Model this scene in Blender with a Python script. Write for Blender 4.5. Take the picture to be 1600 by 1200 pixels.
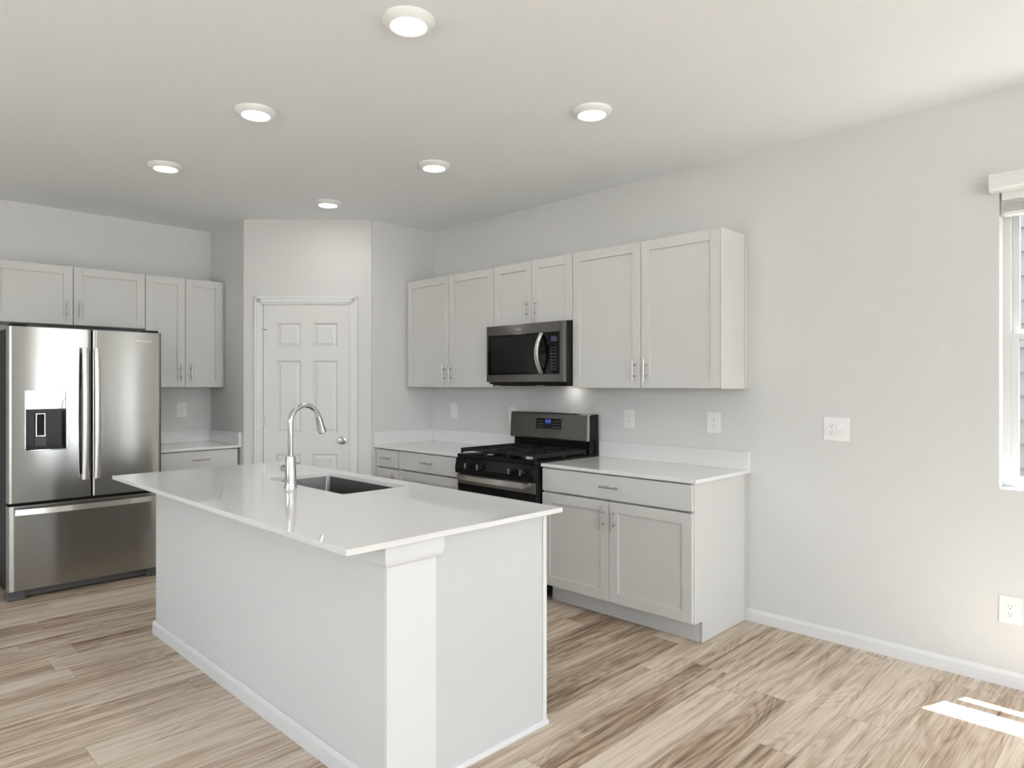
import bpy, bmesh, math, random
from mathutils import Vector, Matrix
for o in list(bpy.data.objects): bpy.data.objects.remove(o)
S = bpy.context.scene
C = S.collection
PI = math.pi
R = math.radians

# ---------------------------------------------------------------- camera
cam_d = bpy.data.cameras.new('camera')
cam = bpy.data.objects.new('camera', cam_d); C.objects.link(cam)
cam.location = (0, 0, 1.3841)
cam.rotation_euler = (R(90), 0, R(44.655 - 90))
cam_d.sensor_fit = 'HORIZONTAL'; cam_d.sensor_width = 36
cam_d.lens = 36 * 1059.2 / 1600
cam_d.shift_y = 1.0 / 1600
cam_d.clip_start = 0.05
S.camera = cam

# ---------------------------------------------------------------- colour
S.view_settings.view_transform = 'Standard'
S.view_settings.look = 'None'
S.view_settings.gamma = 1
S.view_settings.use_curve_mapping = False
S.view_settings.exposure = 0.29

# ---------------------------------------------------------------- sky and sun
W = bpy.data.worlds.new('world'); S.world = W; W.use_nodes = True
nt = W.node_tree; nt.nodes.clear()
sky = nt.nodes.new('ShaderNodeTexSky'); sky.sky_type = 'NISHITA'
sky.sun_disc = False; sky.sun_elevation = R(60); sky.sun_rotation = R(70); sky.air_density = 0.8; sky.dust_density = 2.5
bgn = nt.nodes.new('ShaderNodeBackground'); bgn.inputs[1].default_value = 1.22
wo = nt.nodes.new('ShaderNodeOutputWorld')
hs = nt.nodes.new('ShaderNodeHueSaturation'); hs.inputs['Saturation'].default_value = .34     # sky desaturated to keep its light neutral
nt.links.new(sky.outputs[0], hs.inputs['Color']); nt.links.new(hs.outputs[0], bgn.inputs[0]); nt.links.new(bgn.outputs[0], wo.inputs[0])

sd = bpy.data.lights.new('sun', 'SUN'); sd.energy = 36; sd.angle = R(0.5); sd.color = (1, .99, .975)
so = bpy.data.objects.new('sun', sd); C.objects.link(so)
so.rotation_euler = Vector((1, -.39, 3.46)).to_track_quat('Z', 'Y').to_euler()
so.location = (8, -2, 12)

def area(name, loc, direction, sx, sy, power, col=(1, 1, 1)):
    d = bpy.data.lights.new(name, 'AREA'); d.shape = 'RECTANGLE'; d.size = sx; d.size_y = sy
    d.energy = power; d.color = col
    o = bpy.data.objects.new(name, d); C.objects.link(o)
    o.location = loc; o.rotation_euler = (-Vector(direction)).to_track_quat('Z', 'Y').to_euler()
    return o
DAY = (.94, .975, 1.0)
# area lights added outside unseen windows for daylight, tilted up to brighten the ceiling
area('daylight_fill_back_right', (3.04, -4.42, 1.30), (0, 1, .3), 1.05, 2.1, 30, DAY)
area('daylight_fill_back_left', (-0.7, -4.42, 1.45), (0, 1, .9), 3.0, 1.7, 92, DAY)
area('daylight_fill_side', (4.05, -2.55, 1.6), (-1, 0, .5), .95, 1.5, 20, DAY)

# ---------------------------------------------------------------- materials
def mat(name, col, rough=.5, metal=0, spec=.5, coat=0, emit=None, es=0, bump=None, aniso=0):
    m = bpy.data.materials.new(name); m.use_nodes = True
    n = m.node_tree; p = n.nodes['Principled BSDF']
    p.inputs['Base Color'].default_value = (*col, 1); p.inputs['Roughness'].default_value = rough
    p.inputs['Metallic'].default_value = metal; p.inputs['Specular IOR Level'].default_value = spec
    p.inputs['Coat Weight'].default_value = coat; p.inputs['Coat Roughness'].default_value = .05
    p.inputs['Anisotropic'].default_value = aniso
    if emit: p.inputs['Emission Color'].default_value = (*emit, 1); p.inputs['Emission Strength'].default_value = es
    if bump:
        sc, st, dist = bump
        tc = n.nodes.new('ShaderNodeTexCoord'); nz = n.nodes.new('ShaderNodeTexNoise')
        nz.inputs['Scale'].default_value = sc; nz.inputs['Detail'].default_value = 3
        b = n.nodes.new('ShaderNodeBump'); b.inputs['Strength'].default_value = st; b.inputs['Distance'].default_value = dist
        n.links.new(tc.outputs['Object'], nz.inputs['Vector']); n.links.new(nz.outputs['Fac'], b.inputs['Height'])
        n.links.new(b.outputs[0], p.inputs['Normal'])
    return m
M = {}
M['wall'] = mat('wall_paint', (.69, .69, .68), .75, bump=(60, .35, .003))
M['ceiling'] = mat('ceiling_paint', (.885, .90, .91), .8, bump=(45, .35, .004))
M['trim'] = mat('trim_paint', (.755, .76, .76), .35)
M['door'] = mat('door_paint', (.74, .74, .73), .4)
M['cabinet'] = mat('cabinet_paint', (.645, .640, .625), .38, bump=(90, .05, .001))
M['quartz'] = mat('quartz', (.79, .79, .78), .025, spec=.75)
M['plastic'] = mat('white_plastic', (.85, .85, .84), .3)
M['slot'] = mat('slot_dark', (.12, .12, .12), .6)
M['chrome'] = mat('chrome', (.62, .62, .62), .07, 1)
M['nickel'] = mat('brushed_nickel', (.52, .51, .50), .30, 1)
M['sink'] = mat('sink_steel', (.20, .195, .19), .28, 1)
M['black'] = mat('black_enamel', (.008, .008, .008), .16, spec=.22)
M['blackm'] = mat('black_matte', (.012, .012, .012), .55, spec=.25)
M['iron'] = mat('cast_iron', (.016, .016, .016), .5, spec=.25)
M['glassb'] = mat('black_glass', (.006, .006, .006), .06, spec=.2)
M['charcoal'] = mat('charcoal_metal', (.012, .012, .013), .5, spec=.2)
M['kickgrey'] = mat('grill_plastic', (.09, .09, .088), .5)
M['lcd'] = mat('display_blue', (.01, .012, .05), .15, emit=(.03, .06, .5), es=.04)
M['digit'] = mat('display_digits', (.02, .03, .2), .3, emit=(.1, .25, 1), es=.5)
M['lcdoff'] = mat('display_slate', (.06, .07, .14), .2)
M['key'] = mat('key_print', (.22, .22, .22), .5)
M['logo'] = mat('logo_silver', (.75, .75, .75), .25, .6)
M['lens'] = mat('lamp_lens', (.9, .9, .9), .5, emit=(1, .98, .95), es=6)
M['lamptrim'] = mat('lamp_trim', (.82, .82, .81), .35)
M['vinyl'] = mat('window_vinyl', (.66, .67, .665), .35)
M['blind'] = mat('blind_white', (.78, .78, .77), .4)
M['siding'] = mat('siding_paint', (.165, .165, .165), .7)
M['soil'] = mat('outdoor_ground', (.35, .33, .30), .95, bump=(8, .5, .05))
M['inside'] = mat('cabinet_inside', (.35, .3, .25), .7)

def steel(name, col, rough, axis='z', rv=.12):
    m = bpy.data.materials.new(name); m.use_nodes = True
    n = m.node_tree; p = n.nodes['Principled BSDF']
    p.inputs['Base Color'].default_value = (*col, 1); p.inputs['Metallic'].default_value = 1
    tc = n.nodes.new('ShaderNodeTexCoord'); mp = n.nodes.new('ShaderNodeMapping')
    # hairlines run across the appliance, so reflections smear up and down
    mp.inputs['Scale'].default_value = (1.5, 1.5, 900) if axis == 'x' else (900, 900, 1.5)
    nz = n.nodes.new('ShaderNodeTexNoise'); nz.inputs['Scale'].default_value = 1; nz.inputs['Detail'].default_value = 2
    mr = n.nodes.new('ShaderNodeMapRange'); mr.inputs[3].default_value = rough - rv / 2; mr.inputs[4].default_value = rough + rv / 2
    b = n.nodes.new('ShaderNodeBump'); b.inputs['Strength'].default_value = .01; b.inputs['Distance'].default_value = .0005
    n.links.new(tc.outputs['Object'], mp.inputs[0]); n.links.new(mp.outputs[0], nz.inputs['Vector'])
    n.links.new(nz.outputs['Fac'], mr.inputs[0]); n.links.new(mr.outputs[0], p.inputs['Roughness'])
    n.links.new(nz.outputs['Fac'], b.inputs['Height']); n.links.new(b.outputs[0], p.inputs['Normal'])
    p.inputs['Anisotropic'].default_value = 1.0
    tg = n.nodes.new('ShaderNodeTangent'); tg.direction_type = 'RADIAL'; tg.axis = 'Z'
    n.links.new(tg.outputs[0], p.inputs['Tangent']); p.inputs['Anisotropic Rotation'].default_value = .25
    return m
M['steel'] = steel('brushed_steel', (.36, .355, .345), .17, 'x', .02)
M['steeld'] = steel('dark_stainless', (.25, .24, .225), .30, 'x')
M['steelh'] = steel('handle_steel', (.74, .735, .72), .26, 'x', .04)

def glass_mat():
    m = bpy.data.materials.new('window_glass'); m.use_nodes = True
    n = m.node_tree; n.nodes.clear()
    o = n.nodes.new('ShaderNodeOutputMaterial'); mx = n.nodes.new('ShaderNodeMixShader')
    t = n.nodes.new('ShaderNodeBsdfTransparent'); t.inputs[0].default_value = (.97, .98, .975, 1)
    g = n.nodes.new('ShaderNodeBsdfGlossy'); g.inputs['Roughness'].default_value = .0
    f = n.nodes.new('ShaderNodeFresnel'); f.inputs[0].default_value = 1.45
    ge = n.nodes.new('ShaderNodeNewGeometry'); mu = n.nodes.new('ShaderNodeMath'); mu.operation = 'MULTIPLY'; sb = n.nodes.new('ShaderNodeMath'); sb.operation = 'SUBTRACT'; sb.inputs[0].default_value = 1
    n.links.new(ge.outputs['Backfacing'], sb.inputs[1]); n.links.new(sb.outputs[0], mu.inputs[0]); n.links.new(f.outputs[0], mu.inputs[1])
    n.links.new(mu.outputs[0], mx.inputs[0]); n.links.new(t.outputs[0], mx.inputs[1]); n.links.new(g.outputs[0], mx.inputs[2])
    n.links.new(mx.outputs[0], o.inputs[0]); return m
M['glass'] = glass_mat()

def floor_mat():
    m = bpy.data.materials.new('oak_plank_floor'); m.use_nodes = True
    n = m.node_tree; N = n.nodes; L = n.links; p = N['Principled BSDF']
    def math_(op, a, b=None, c=None):
        k = N.new('ShaderNodeMath'); k.operation = op
        for i, v in enumerate((a, b, c)):
            if v is None: continue
            if isinstance(v, (int, float)): k.inputs[i].default_value = v
            else: L.new(v, k.inputs[i])
        return k.outputs[0]
    tc = N.new('ShaderNodeTexCoord'); sp = N.new('ShaderNodeSeparateXYZ'); L.new(tc.outputs['Object'], sp.inputs[0])
    x, y = sp.outputs[0], sp.outputs[1]
    PW, PL = .178, 1.22
    v = math_('DIVIDE', math_('ADD', y, .05), PW); row = math_('FLOOR', v); fv = math_('FRACT', v)
    wn = N.new('ShaderNodeTexWhiteNoise'); wn.noise_dimensions = '1D'; L.new(row, wn.inputs['W'])
    u = math_('DIVIDE', math_('ADD', x, math_('MULTIPLY', wn.outputs['Value'], PL)), PL); col = math_('FLOOR', u); fu = math_('FRACT', u)
    cb = N.new('ShaderNodeCombineXYZ'); L.new(row, cb.inputs[0]); L.new(col, cb.inputs[1])
    w2 = N.new('ShaderNodeTexWhiteNoise'); w2.noise_dimensions = '2D'; L.new(cb.outputs[0], w2.inputs['Vector'])
    pid = w2.outputs['Value']
    # grain coordinates, a different cut of wood for each plank
    g = N.new('ShaderNodeCombineXYZ')
    L.new(math_('ADD', x, math_('MULTIPLY', pid, 37)), g.inputs[0])
    L.new(math_('ADD', y, math_('MULTIPLY', pid, 91)), g.inputs[1]); L.new(math_('MULTIPLY', pid, 13), g.inputs[2])
    def noise(sx, sy, det, rough=.55, dist=0, scale=1):
        mp = N.new('ShaderNodeMapping'); mp.inputs['Scale'].default_value = (sx, sy, 1); L.new(g.outputs[0], mp.inputs[0])
        k = N.new('ShaderNodeTexNoise'); k.inputs['Scale'].default_value = scale; k.inputs['Detail'].default_value = det
        k.inputs['Roughness'].default_value = rough; k.inputs['Distortion'].default_value = dist
        L.new(mp.outputs[0], k.inputs['Vector']); return k.outputs['Fac']
    big = noise(.9, 11, 5, .6, 1.4)
    # annual rings: a broad field cut into bands
    ring = noise(1.1, 6.5, 2, .45, .6)
    rg = math_('FRACT', math_('MULTIPLY', ring, 13)); rg = math_('ABSOLUTE', math_('SUBTRACT', rg, .5))
    fine = noise(5, 190, 5, .7)
    mid = noise(1.6, 42, 5, .65, .5)
    t = math_('ADD', math_('MULTIPLY', big, .66), math_('MULTIPLY', mid, .75))
    t = math_('ADD', t, math_('MULTIPLY', fine, .34)); t = math_('ADD', t, math_('MULTIPLY', rg, .22))
    t = math_('ADD', t, math_('MULTIPLY', math_('SUBTRACT', pid, .5), .26))
    t = math_('SUBTRACT', t, .40)
    streak = noise(.7, 75, 3, .5, .8)
    sr = N.new('ShaderNodeMapRange'); sr.inputs[1].default_value = .56; sr.inputs[2].default_value = .70; sr.inputs[3].default_value = 0; sr.inputs[4].default_value = .12; L.new(streak, sr.inputs[0])
    t = math_('SUBTRACT', t, sr.outputs[0])
    t = math_('ADD', math_('MULTIPLY', math_('SUBTRACT', t, .5), 1.22), .535)
    cr = N.new('ShaderNodeValToRGB'); e = cr.color_ramp.elements
    e[0].position = .22; e[0].color = (.185, .122, .078, 1)
    e[1].position = .80; e[1].color = (.74, .635, .525, 1)
    for pos, c in ((.36, (.36, .262, .180)), (.50, (.52, .41, .308)), (.64, (.65, .54, .428))):
        k = cr.color_ramp.elements.new(pos); k.color = (*c, 1)
    L.new(t, cr.inputs[0])
    # joints
    dv = math_('MINIMUM', fv, math_('SUBTRACT', 1, fv)); dv = math_('MULTIPLY', dv, PW)
    du = math_('MINIMUM', fu, math_('SUBTRACT', 1, fu)); du = math_('MULTIPLY', du, PL)
    dj = math_('MINIMUM', du, dv)
    mr = N.new('ShaderNodeMapRange'); mr.inputs[1].default_value = .0004; mr.inputs[2].default_value = .0018
    mr.inputs[3].default_value = .62; mr.inputs[4].default_value = 1; L.new(dj, mr.inputs[0])
    mx = N.new('ShaderNodeMix'); mx.data_type = 'RGBA'; mx.blend_type = 'MULTIPLY'; mx.inputs[0].default_value = 1
    L.new(cr.outputs[0], mx.inputs[6]); cc = N.new('ShaderNodeCombineColor')
    for i in range(3): L.new(mr.outputs[0], cc.inputs[i])
    L.new(cc.outputs[0], mx.inputs[7]); L.new(mx.outputs[2], p.inputs['Base Color'])
    p.inputs['Roughness'].default_value = .42; p.inputs['Specular IOR Level'].default_value = .35
    b = N.new('ShaderNodeBump'); b.inputs['Strength'].default_value = .25; b.inputs['Distance'].default_value = .001
    L.new(math_('MULTIPLY', mr.outputs[0], math_('ADD', 1, math_('MULTIPLY', fine, .3))), b.inputs['Height']); L.new(b.outputs[0], p.inputs['Normal'])
    return m
M['floor'] = floor_mat()

# ---------------------------------------------------------------- mesh helpers
WM = {}                                   # world matrices of things
def wm(o):
    m = Matrix.Identity(4); chain = []
    while o is not None:
        chain.append(o); o = o.parent
    for k in reversed(chain):
        m = m @ Matrix.Translation(k.location) @ k.rotation_euler.to_matrix().to_4x4()
    return m

class MB:
    def __init__(s): s.bm = bmesh.new()
    def box(s, x0, x1, y0, y1, z0, z1, bev=0.0, seg=2):
        if x0 > x1: x0, x1 = x1, x0
        if y0 > y1: y0, y1 = y1, y0
        if z0 > z1: z0, z1 = z1, z0
        t = bmesh.new()
        m = Matrix.Translation(((x0 + x1) / 2, (y0 + y1) / 2, (z0 + z1) / 2)) @ Matrix.Diagonal((x1 - x0, y1 - y0, z1 - z0, 1))
        bmesh.ops.create_cube(t, size=1, matrix=m)
        if bev: bmesh.ops.bevel(t, geom=t.edges[:], offset=bev, segments=seg, profile=.5, affect='EDGES')
        s.merge(t); return s
    def merge(s, t, mtx=None):
        if mtx is not None: t.transform(mtx)
        me = bpy.data.meshes.new('tmp'); t.to_mesh(me); t.free(); s.bm.from_mesh(me); bpy.data.meshes.remove(me)
    def cyl(s, a, b, r, r2=None, n=24, cap=True):
        a, b = Vector(a), Vector(b); d = b - a; t = bmesh.new()
        bmesh.ops.create_cone(t, cap_ends=cap, segments=n, radius1=r, radius2=r if r2 is None else r2, depth=d.length)
        s.merge(t, Matrix.Translation((a + b) / 2) @ d.to_track_quat('Z', 'Y').to_matrix().to_4x4()); return s
    def lathe(s, prof, origin=(0, 0, 0), axis=(0, 0, 1), n=48):
        t = bmesh.new(); rings = []
        for r, z in prof:
            if r < 1e-6: rings.append([t.verts.new((0, 0, z))])
            else: rings.append([t.verts.new((r * math.cos(2 * PI * k / n), r * math.sin(2 * PI * k / n), z)) for k in range(n)])
        for A, B in zip(rings, rings[1:]):
            for k in range(n):
                q = (k + 1) % n
                if len(A) == 1 and len(B) == 1: continue
                if len(A) == 1: t.faces.new((A[0], B[q], B[k]))
                elif len(B) == 1: t.faces.new((A[k], A[q], B[0]))
                else: t.faces.new((A[k], A[q], B[q], B[k]))
        bmesh.ops.recalc_face_normals(t, faces=t.faces[:])
        s.merge(t, Matrix.Translation(origin) @ Vector(axis).to_track_quat('Z', 'Y').to_matrix().to_4x4()); return s
    def tube(s, pts, rad, n=20, up=(0, 0, 1)):
        pts = [Vector(p) for p in pts]; t = bmesh.new(); rings = []
        rr = rad if isinstance(rad, (list, tuple)) else [rad] * len(pts)
        d0 = (pts[1] - pts[0]).normalized(); u = d0.orthogonal().normalized()
        for i, p in enumerate(pts):
            d = (pts[min(i + 1, len(pts) - 1)] - pts[max(i - 1, 0)]).normalized()
            u = (u - d * u.dot(d)).normalized(); v = d.cross(u)
            rings.append([t.verts.new(p + (u * math.cos(2 * PI * k / n) + v * math.sin(2 * PI * k / n)) * rr[i]) for k in range(n)])
        for A, B in zip(rings, rings[1:]):
            for k in range(n): t.faces.new((A[k], A[(k + 1) % n], B[(k + 1) % n], B[k]))
        t.faces.new(rings[0][::-1]); t.faces.new(rings[-1])
        bmesh.ops.recalc_face_normals(t, faces=t.faces[:]); s.merge(t); return s
    def prism(s, poly, h0, h1, plane='xy', bev=0):
        """polygon extruded; plane xy -> along z, xz -> along y, yz -> along x"""
        f = {'xy': lambda a, b, h: (a, b, h), 'xz': lambda a, b, h: (a, h, b), 'yz': lambda a, b, h: (h, a, b)}[plane]
        t = bmesh.new(); A = [t.verts.new(f(a, b, h0)) for a, b in poly]; B = [t.verts.new(f(a, b, h1)) for a, b in poly]
        t.faces.new(A); t.faces.new(B[::-1])
        for k in range(len(poly)): q = (k + 1) % len(poly); t.faces.new((A[k], B[k], B[q], A[q]))
        bmesh.ops.recalc_face_normals(t, faces=t.faces[:])
        if bev: bmesh.ops.bevel(t, geom=t.edges[:], offset=bev, segments=2, profile=.5, affect='EDGES')
        s.merge(t); return s
    def build(s, name, m, parent=None, world=False, smooth=None, bevel=0):
        me = bpy.data.meshes.new(name)
        if world and parent is not None: s.bm.transform(wm(parent).inverted())
        s.bm.to_mesh(me); s.bm.free()
        me.materials.append(M[m] if isinstance(m, str) else m)
        o = bpy.data.objects.new(name, me); C.objects.link(o)
        if parent is not None: o.parent = parent
        if smooth is not None:
            for p in me.polygons: p.use_smooth = True
            for e in me.edges: pass
            try: me.set_sharp_from_angle(angle=R(smooth))
            except Exception: pass
        return o

def tag(o, label=None, cat=None, group=None, kind=None):
    if label: o['label'] = label
    if cat: o['category'] = cat
    if group: o['group'] = group
    if kind: o['kind'] = kind
    return o
def thing(name, label, cat, loc=(0, 0, 0), rz=0, group=None):
    o = bpy.data.objects.new(name, None); C.objects.link(o); o.empty_display_size = .1
    o.location = loc; o.rotation_euler = (0, 0, rz); return tag(o, label, cat, group)
def struct(o): o['kind'] = 'structure'; return o
def copy_tree(o, parent=None):
    c = o.copy(); C.objects.link(c); c.parent = parent
    for ch in [k for k in bpy.data.objects if k.parent == o]: copy_tree(ch, c)
    return c

# ---------------------------------------------------------------- dimensions
XW, YF, ZC = 3.813, 6.165, 2.743
YP, XP1, XP2, YP2 = 4.757, 3.165, 2.415, 5.487
XL, YB = -2.6, -4.2
T = .16
ZT, ZU = .885, .865            # worktop top and underside

# ---------------------------------------------------------------- structure
struct(MB().box(XL - T, XW + T, YB - T, YF + T, -.1, 0).build('floor', 'floor'))
struct(MB().box(XL - T, XW + T, YB - T, YF + T, ZC, ZC + .12).build('ceiling', 'ceiling'))
def wall_open(name, axis, c0, c1, a0, a1, openings, m='wall'):
    """wall slab between c0..c1 across, a0..a1 along, with openings (s0, s1, z0, z1)"""
    mb = MB()
    def b(s0, s1, z0, z1):
        if s1 - s0 < 1e-4 or z1 - z0 < 1e-4: return
        if axis == 'y': mb.box(c0, c1, s0, s1, z0, z1)
        else: mb.box(s0, s1, c0, c1, z0, z1)
    cur = a0
    for s0, s1, z0, z1 in sorted(openings):
        b(cur, s0, 0, ZC); b(s0, s1, 0, z0); b(s0, s1, z1, ZC); cur = s1
    b(cur, a1, 0, ZC)
    bmesh.ops.remove_doubles(mb.bm, verts=mb.bm.verts[:], dist=1e-5)
    return struct(mb.build(name, m))
WY0, WY1, WZ0, WZ1 = -.52, .60, .895, 2.335
W2 = (-3.05, -2.1, .8, 2.35)
wall_open('wall_right', 'y', XW, XW + T, YB - T, YF + T, [(WY0, WY1, WZ0, WZ1), W2])
B1 = (2.5, 3.58, .05, 2.35); B2 = (-2.2, .8, .6, 2.3)  # the wide second opening is added to admit more light from the rear
wall_open('wall_rear', 'x', YB - T, YB, XL, XW, [B1, B2])
L1 = (-3.1, -.9, .65, 2.35); L2 = (1.4, 4.0, .65, 2.35)  # unseen openings, added to bring light in from the left
wall_open('wall_left', 'y', XL - T, XL, YB - T, YF + T, [L1, L2])
wall_open('wall_back', 'x', YF, YF + T, XL, XW, [])
# corner pantry: two short returns and the diagonal front with its door opening
struct(MB().box(XP2, XP2 + .1, YP2 + .005, YF, 0, ZC).build('wall_pantry_left', 'wall'))
struct(MB().box(XP1 + .005, XW, YP, YP + .1, 0, ZC).build('wall_pantry_right', 'wall'))
DA = math.atan2(YP - YP2, XP1 - XP2); DL = math.hypot(XP1 - XP2, YP - YP2)
dm = MB()
O0, O1, OZ = .140, .890, 2.065
dm.box(0, O0, 0, .1, 0, ZC); dm.box(O1, DL, 0, .1, 0, ZC); dm.box(O0, O1, 0, .1, OZ, ZC)
wd = dm.build('wall_pantry_front', 'wall'); wd.location = (XP2, YP2, 0); wd.rotation_euler = (0, 0, DA); struct(wd)

# baseboards: profile with an eased top, run along walls
BH = .072
def base_prof(h=BH, t=.012): return [(0, 0), (-t, 0), (-t, h - .018), (-t * .55, h - .006), (-t * .3, h), (0, h)]
struct(MB().prism([(XW + a, b) for a, b in base_prof()], YB, 1.826, 'xz').build('baseboard_right', 'trim'))
struct(MB().prism([(YF + a, b) for a, b in base_prof()], XL, .79, 'yz').build('baseboard_back', 'trim'))
struct(MB().prism([(XL - a, b) for a, b in base_prof()], YB, YF, 'xz').build('baseboard_left', 'trim'))
bb = MB()
for s0, s1 in ((0.001, .09), (.93, DL - .001)): bb.prism([(a, b) for a, b in base_prof()], s0, s1, 'yz')
o = bb.build('baseboard_pantry', 'trim'); o.location = (XP2, YP2, 0); o.rotation_euler = (0, 0, DA); struct(o)

# ---------------------------------------------------------------- pantry door
d1 = thing('door_1', 'white six-panel pantry door between the two kitchen runs', 'door', (XP2, YP2, 0), DA); struct(d1)
def six_panel(w, h, t=.035):
    """moulded slab: grid of cells, panel cells get a sunk bevel and a raised field"""
    bm = bmesh.new()
    xs = [0, .107, .306, .405, .604, w]
    zs = [0, .20, .80, .97, 1.57, 1.68, 1.88, h]
    vf = {}
    def V(x, y, z):
        k = (round(x, 5), round(y, 5), round(z, 5))
        if k not in vf: vf[k] = bm.verts.new(k)
        return vf[k]
    def q(*p): bm.faces.new([V(*a) for a in p])
    for i in range(len(xs) - 1):
        for j in range(len(zs) - 1):
            x0, x1, z0, z1 = xs[i], xs[i + 1], zs[j], zs[j + 1]
            if i in (1, 3) and j in (1, 3, 5):
                def ring(k, y): return [(x0 + k, y, z0 + k), (x1 - k, y, z0 + k), (x1 - k, y, z1 - k), (x0 + k, y, z1 - k)]
                lv = [ring(0, 0), ring(.010, .012), ring(.016, .012), ring(.036, .003)]
                for A, B in zip(lv, lv[1:]):
                    for k in range(4): q(A[k], A[(k + 1) % 4], B[(k + 1) % 4], B[k])
                q(*lv[-1])
            else: q((x0, 0, z0), (x1, 0, z0), (x1, 0, z1), (x0, 0, z1))
    # sides and back
    bx = [(0, 0), (w, 0), (w, h), (0, h)]
    q((0, t, 0), (0, t, h), (w, t, h), (w, t, 0))
    for side in (lambda: [(x, 0) for x in xs], lambda: [(x, h) for x in xs]):
        pass
    for z in (0, h):
        p = [(x, 0, z) for x in xs] + [(w, t, z), (0, t, z)]
        bm.faces.new([V(*a) for a in p])
    for x in (0, w):
        p = [(x, 0, z) for z in zs] + [(x, t, h), (x, t, 0)]
        bm.faces.new([V(*a) for a in p])
    bmesh.ops.recalc_face_normals(bm, faces=bm.faces[:])
    return bm
mb = MB(); mb.merge(six_panel(.711, 2.035), Matrix.Translation((.1595, .004, .012))); mb.build('door_panel', 'door', d1)
# casing, mitred stepped profile
def casing(mb, x0, x1, z1, w=.066):
    steps = [(0, .010, w), (.010, .016, w - .012), (.044, .013, .014)]
    for off, th, wd_ in [(0, .017, .020), (.020, .013, .030), (.050, .009, .016)]:
        for a0, a1 in ((x0 + off, x0 + off + wd_), (x1 - off - wd_, x1 - off)):
            mb.box(a0, a1, -th, 0, 0, z1 - off, .002)
        mb.box(x0 + off, x1 - off, -th, 0, z1 - off - wd_, z1 - off, .002)
mb = MB(); casing(mb, .090, .932, 2.112)
mb.build('casing', 'trim', d1)
mb = MB(); mb.box(O0, .1565, 0, .1, 0, OZ, .001).box(.8735, O1, 0, .1, 0, OZ, .001).box(O0, O1, 0, .1, 2.050, OZ, .001); mb.build('door_jamb', 'trim', d1)
for z in (1.80, 1.09, .24):
    mb = MB(); mb.cyl((.157, -.004, z - .044), (.157, -.004, z + .044), .0065, n=12).box(.1585, .172, .0005, .0045, z - .042, z + .042)
    if z > 1.5: mb.cyl((.157, -.006, z + .036), (.195, -.014, z + .036), .004, n=10)
    mb.build('hinge', 'nickel', d1, smooth=40)
mb = MB(); mb.lathe([(.0, 0), (.032, 0), (.032, .004), (.014, .010), (.012, .030), (.020, .036), (.027, .046), (.0275, .056), (.022, .066), (.0, .069)], (.805, .004, .925), (0, -1, 0)); mb.build('door_knob', 'nickel', d1, smooth=40)
mb = MB().box(.8705, .8735, .004, .02, .89, .96); mb.build('strike_plate', 'nickel', d1)

# ---------------------------------------------------------------- cabinets
def shaker(w, h, t=.019, st=.060, rec=.011):
    """door lying in x 0..w, z 0..h, face at y=-t"""
    mb = MB(); e = .0012
    mb.box(0, st, -t, 0, 0, h, e).box(w - st, w, -t, 0, 0, h, e)
    mb.box(st, w - st, -t, 0, 0, st, e).box(st, w - st, -t, 0, h - st, h, e)
    mb.box(st - .004, w - st + .004, -t + rec, -.003, st - .004, h - st + .004)
    return mb
def bar_handle(vertical, L=.135):
    mb = MB(); r = .0055; so_ = .034; sp = .034
    if vertical:
        mb.cyl((0, -so_, -L / 2), (0, -so_, L / 2), r, n=16)
        for k in (-1, 1): mb.cyl((0, 0, k * sp), (0, -so_, k * sp), .0048, n=12)
    else:
        mb.cyl((-L / 2, -so_, 0), (L / 2, -so_, 0), r, n=16)
        for k in (-1, 1): mb.cyl((k * sp, 0, 0), (k * sp, -so_, 0), .0048, n=12)
    return mb
def add_front(root, kind, x0, x1, z0, z1, yf, hx=None, hz=None, hv=True):
    """a door or drawer front whose back lies at local y = yf; handle at hx, hz"""
    g = .0020; w, h = x1 - x0 - 2 * g, z1 - z0 - 2 * g
    if kind == 'drawer':
        mb = MB().box(0, w, -.019, 0, 0, h, .0015)
    else:
        mb = shaker(w, h)
    o = mb.build('door' if kind == 'door' else 'drawer_front', 'cabinet', root); o.location = (x0 + g, yf, z0 + g)
    if hx is not None:
        k = bar_handle(hv).build('handle', 'nickel', o, smooth=40); k.location = (hx - x0 - g, -.019, hz - z0 - g)
    return o
RR = -PI / 2                             # cabinets on the right wall face -X
UD = .305                                # upper carcass depth
UZ0, UZ1 = 1.362, 2.262
def upper(label, loc, rz, w, z0, z1, split, hz, end_panel=False, filler=0, hoff=.040, group='wall cabinets'):
    r = thing('wall_cabinet', label, 'cabinet', (loc[0], loc[1], z0), rz, None)
    h = z1 - z0
    mb = MB(); t = .018; D = UD - .019
    mb.box(0, t, -D, -.001, 0, h, .001).box(w - t, w, -D, -.001, 0, h, .001).box(t, w - t, -D, -.001, 0, t).box(t, w - t, -D, -.001, h - t, h).box(t, w - t, -.008, -.001, t, h - t)
    if filler < 0: mb.box(filler, 0, -D, -D + .02, 0, h)
    if filler > 0: mb.box(w, w + filler, -D, -D + .02, 0, h)
    mb.build('carcass', 'cabinet', r)
    add_front(r, 'door', 0, split, 0, h, -D, split - hoff, hz - z0)
    add_front(r, 'door', split, w, 0, h, -D, split + hoff, hz - z0)
    if end_panel:
        mb = MB().box(w, w + .004, -D - .019, -.002, -.002, h + .002, .0008).build('end_panel', 'cabinet', r)
        mb = MB().box(w + .004, w + .010, -.024, -.001, -.002, h + .002, .002).build('scribe_moulding', 'cabinet', r)
    return r
XF = 3.505
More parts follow.
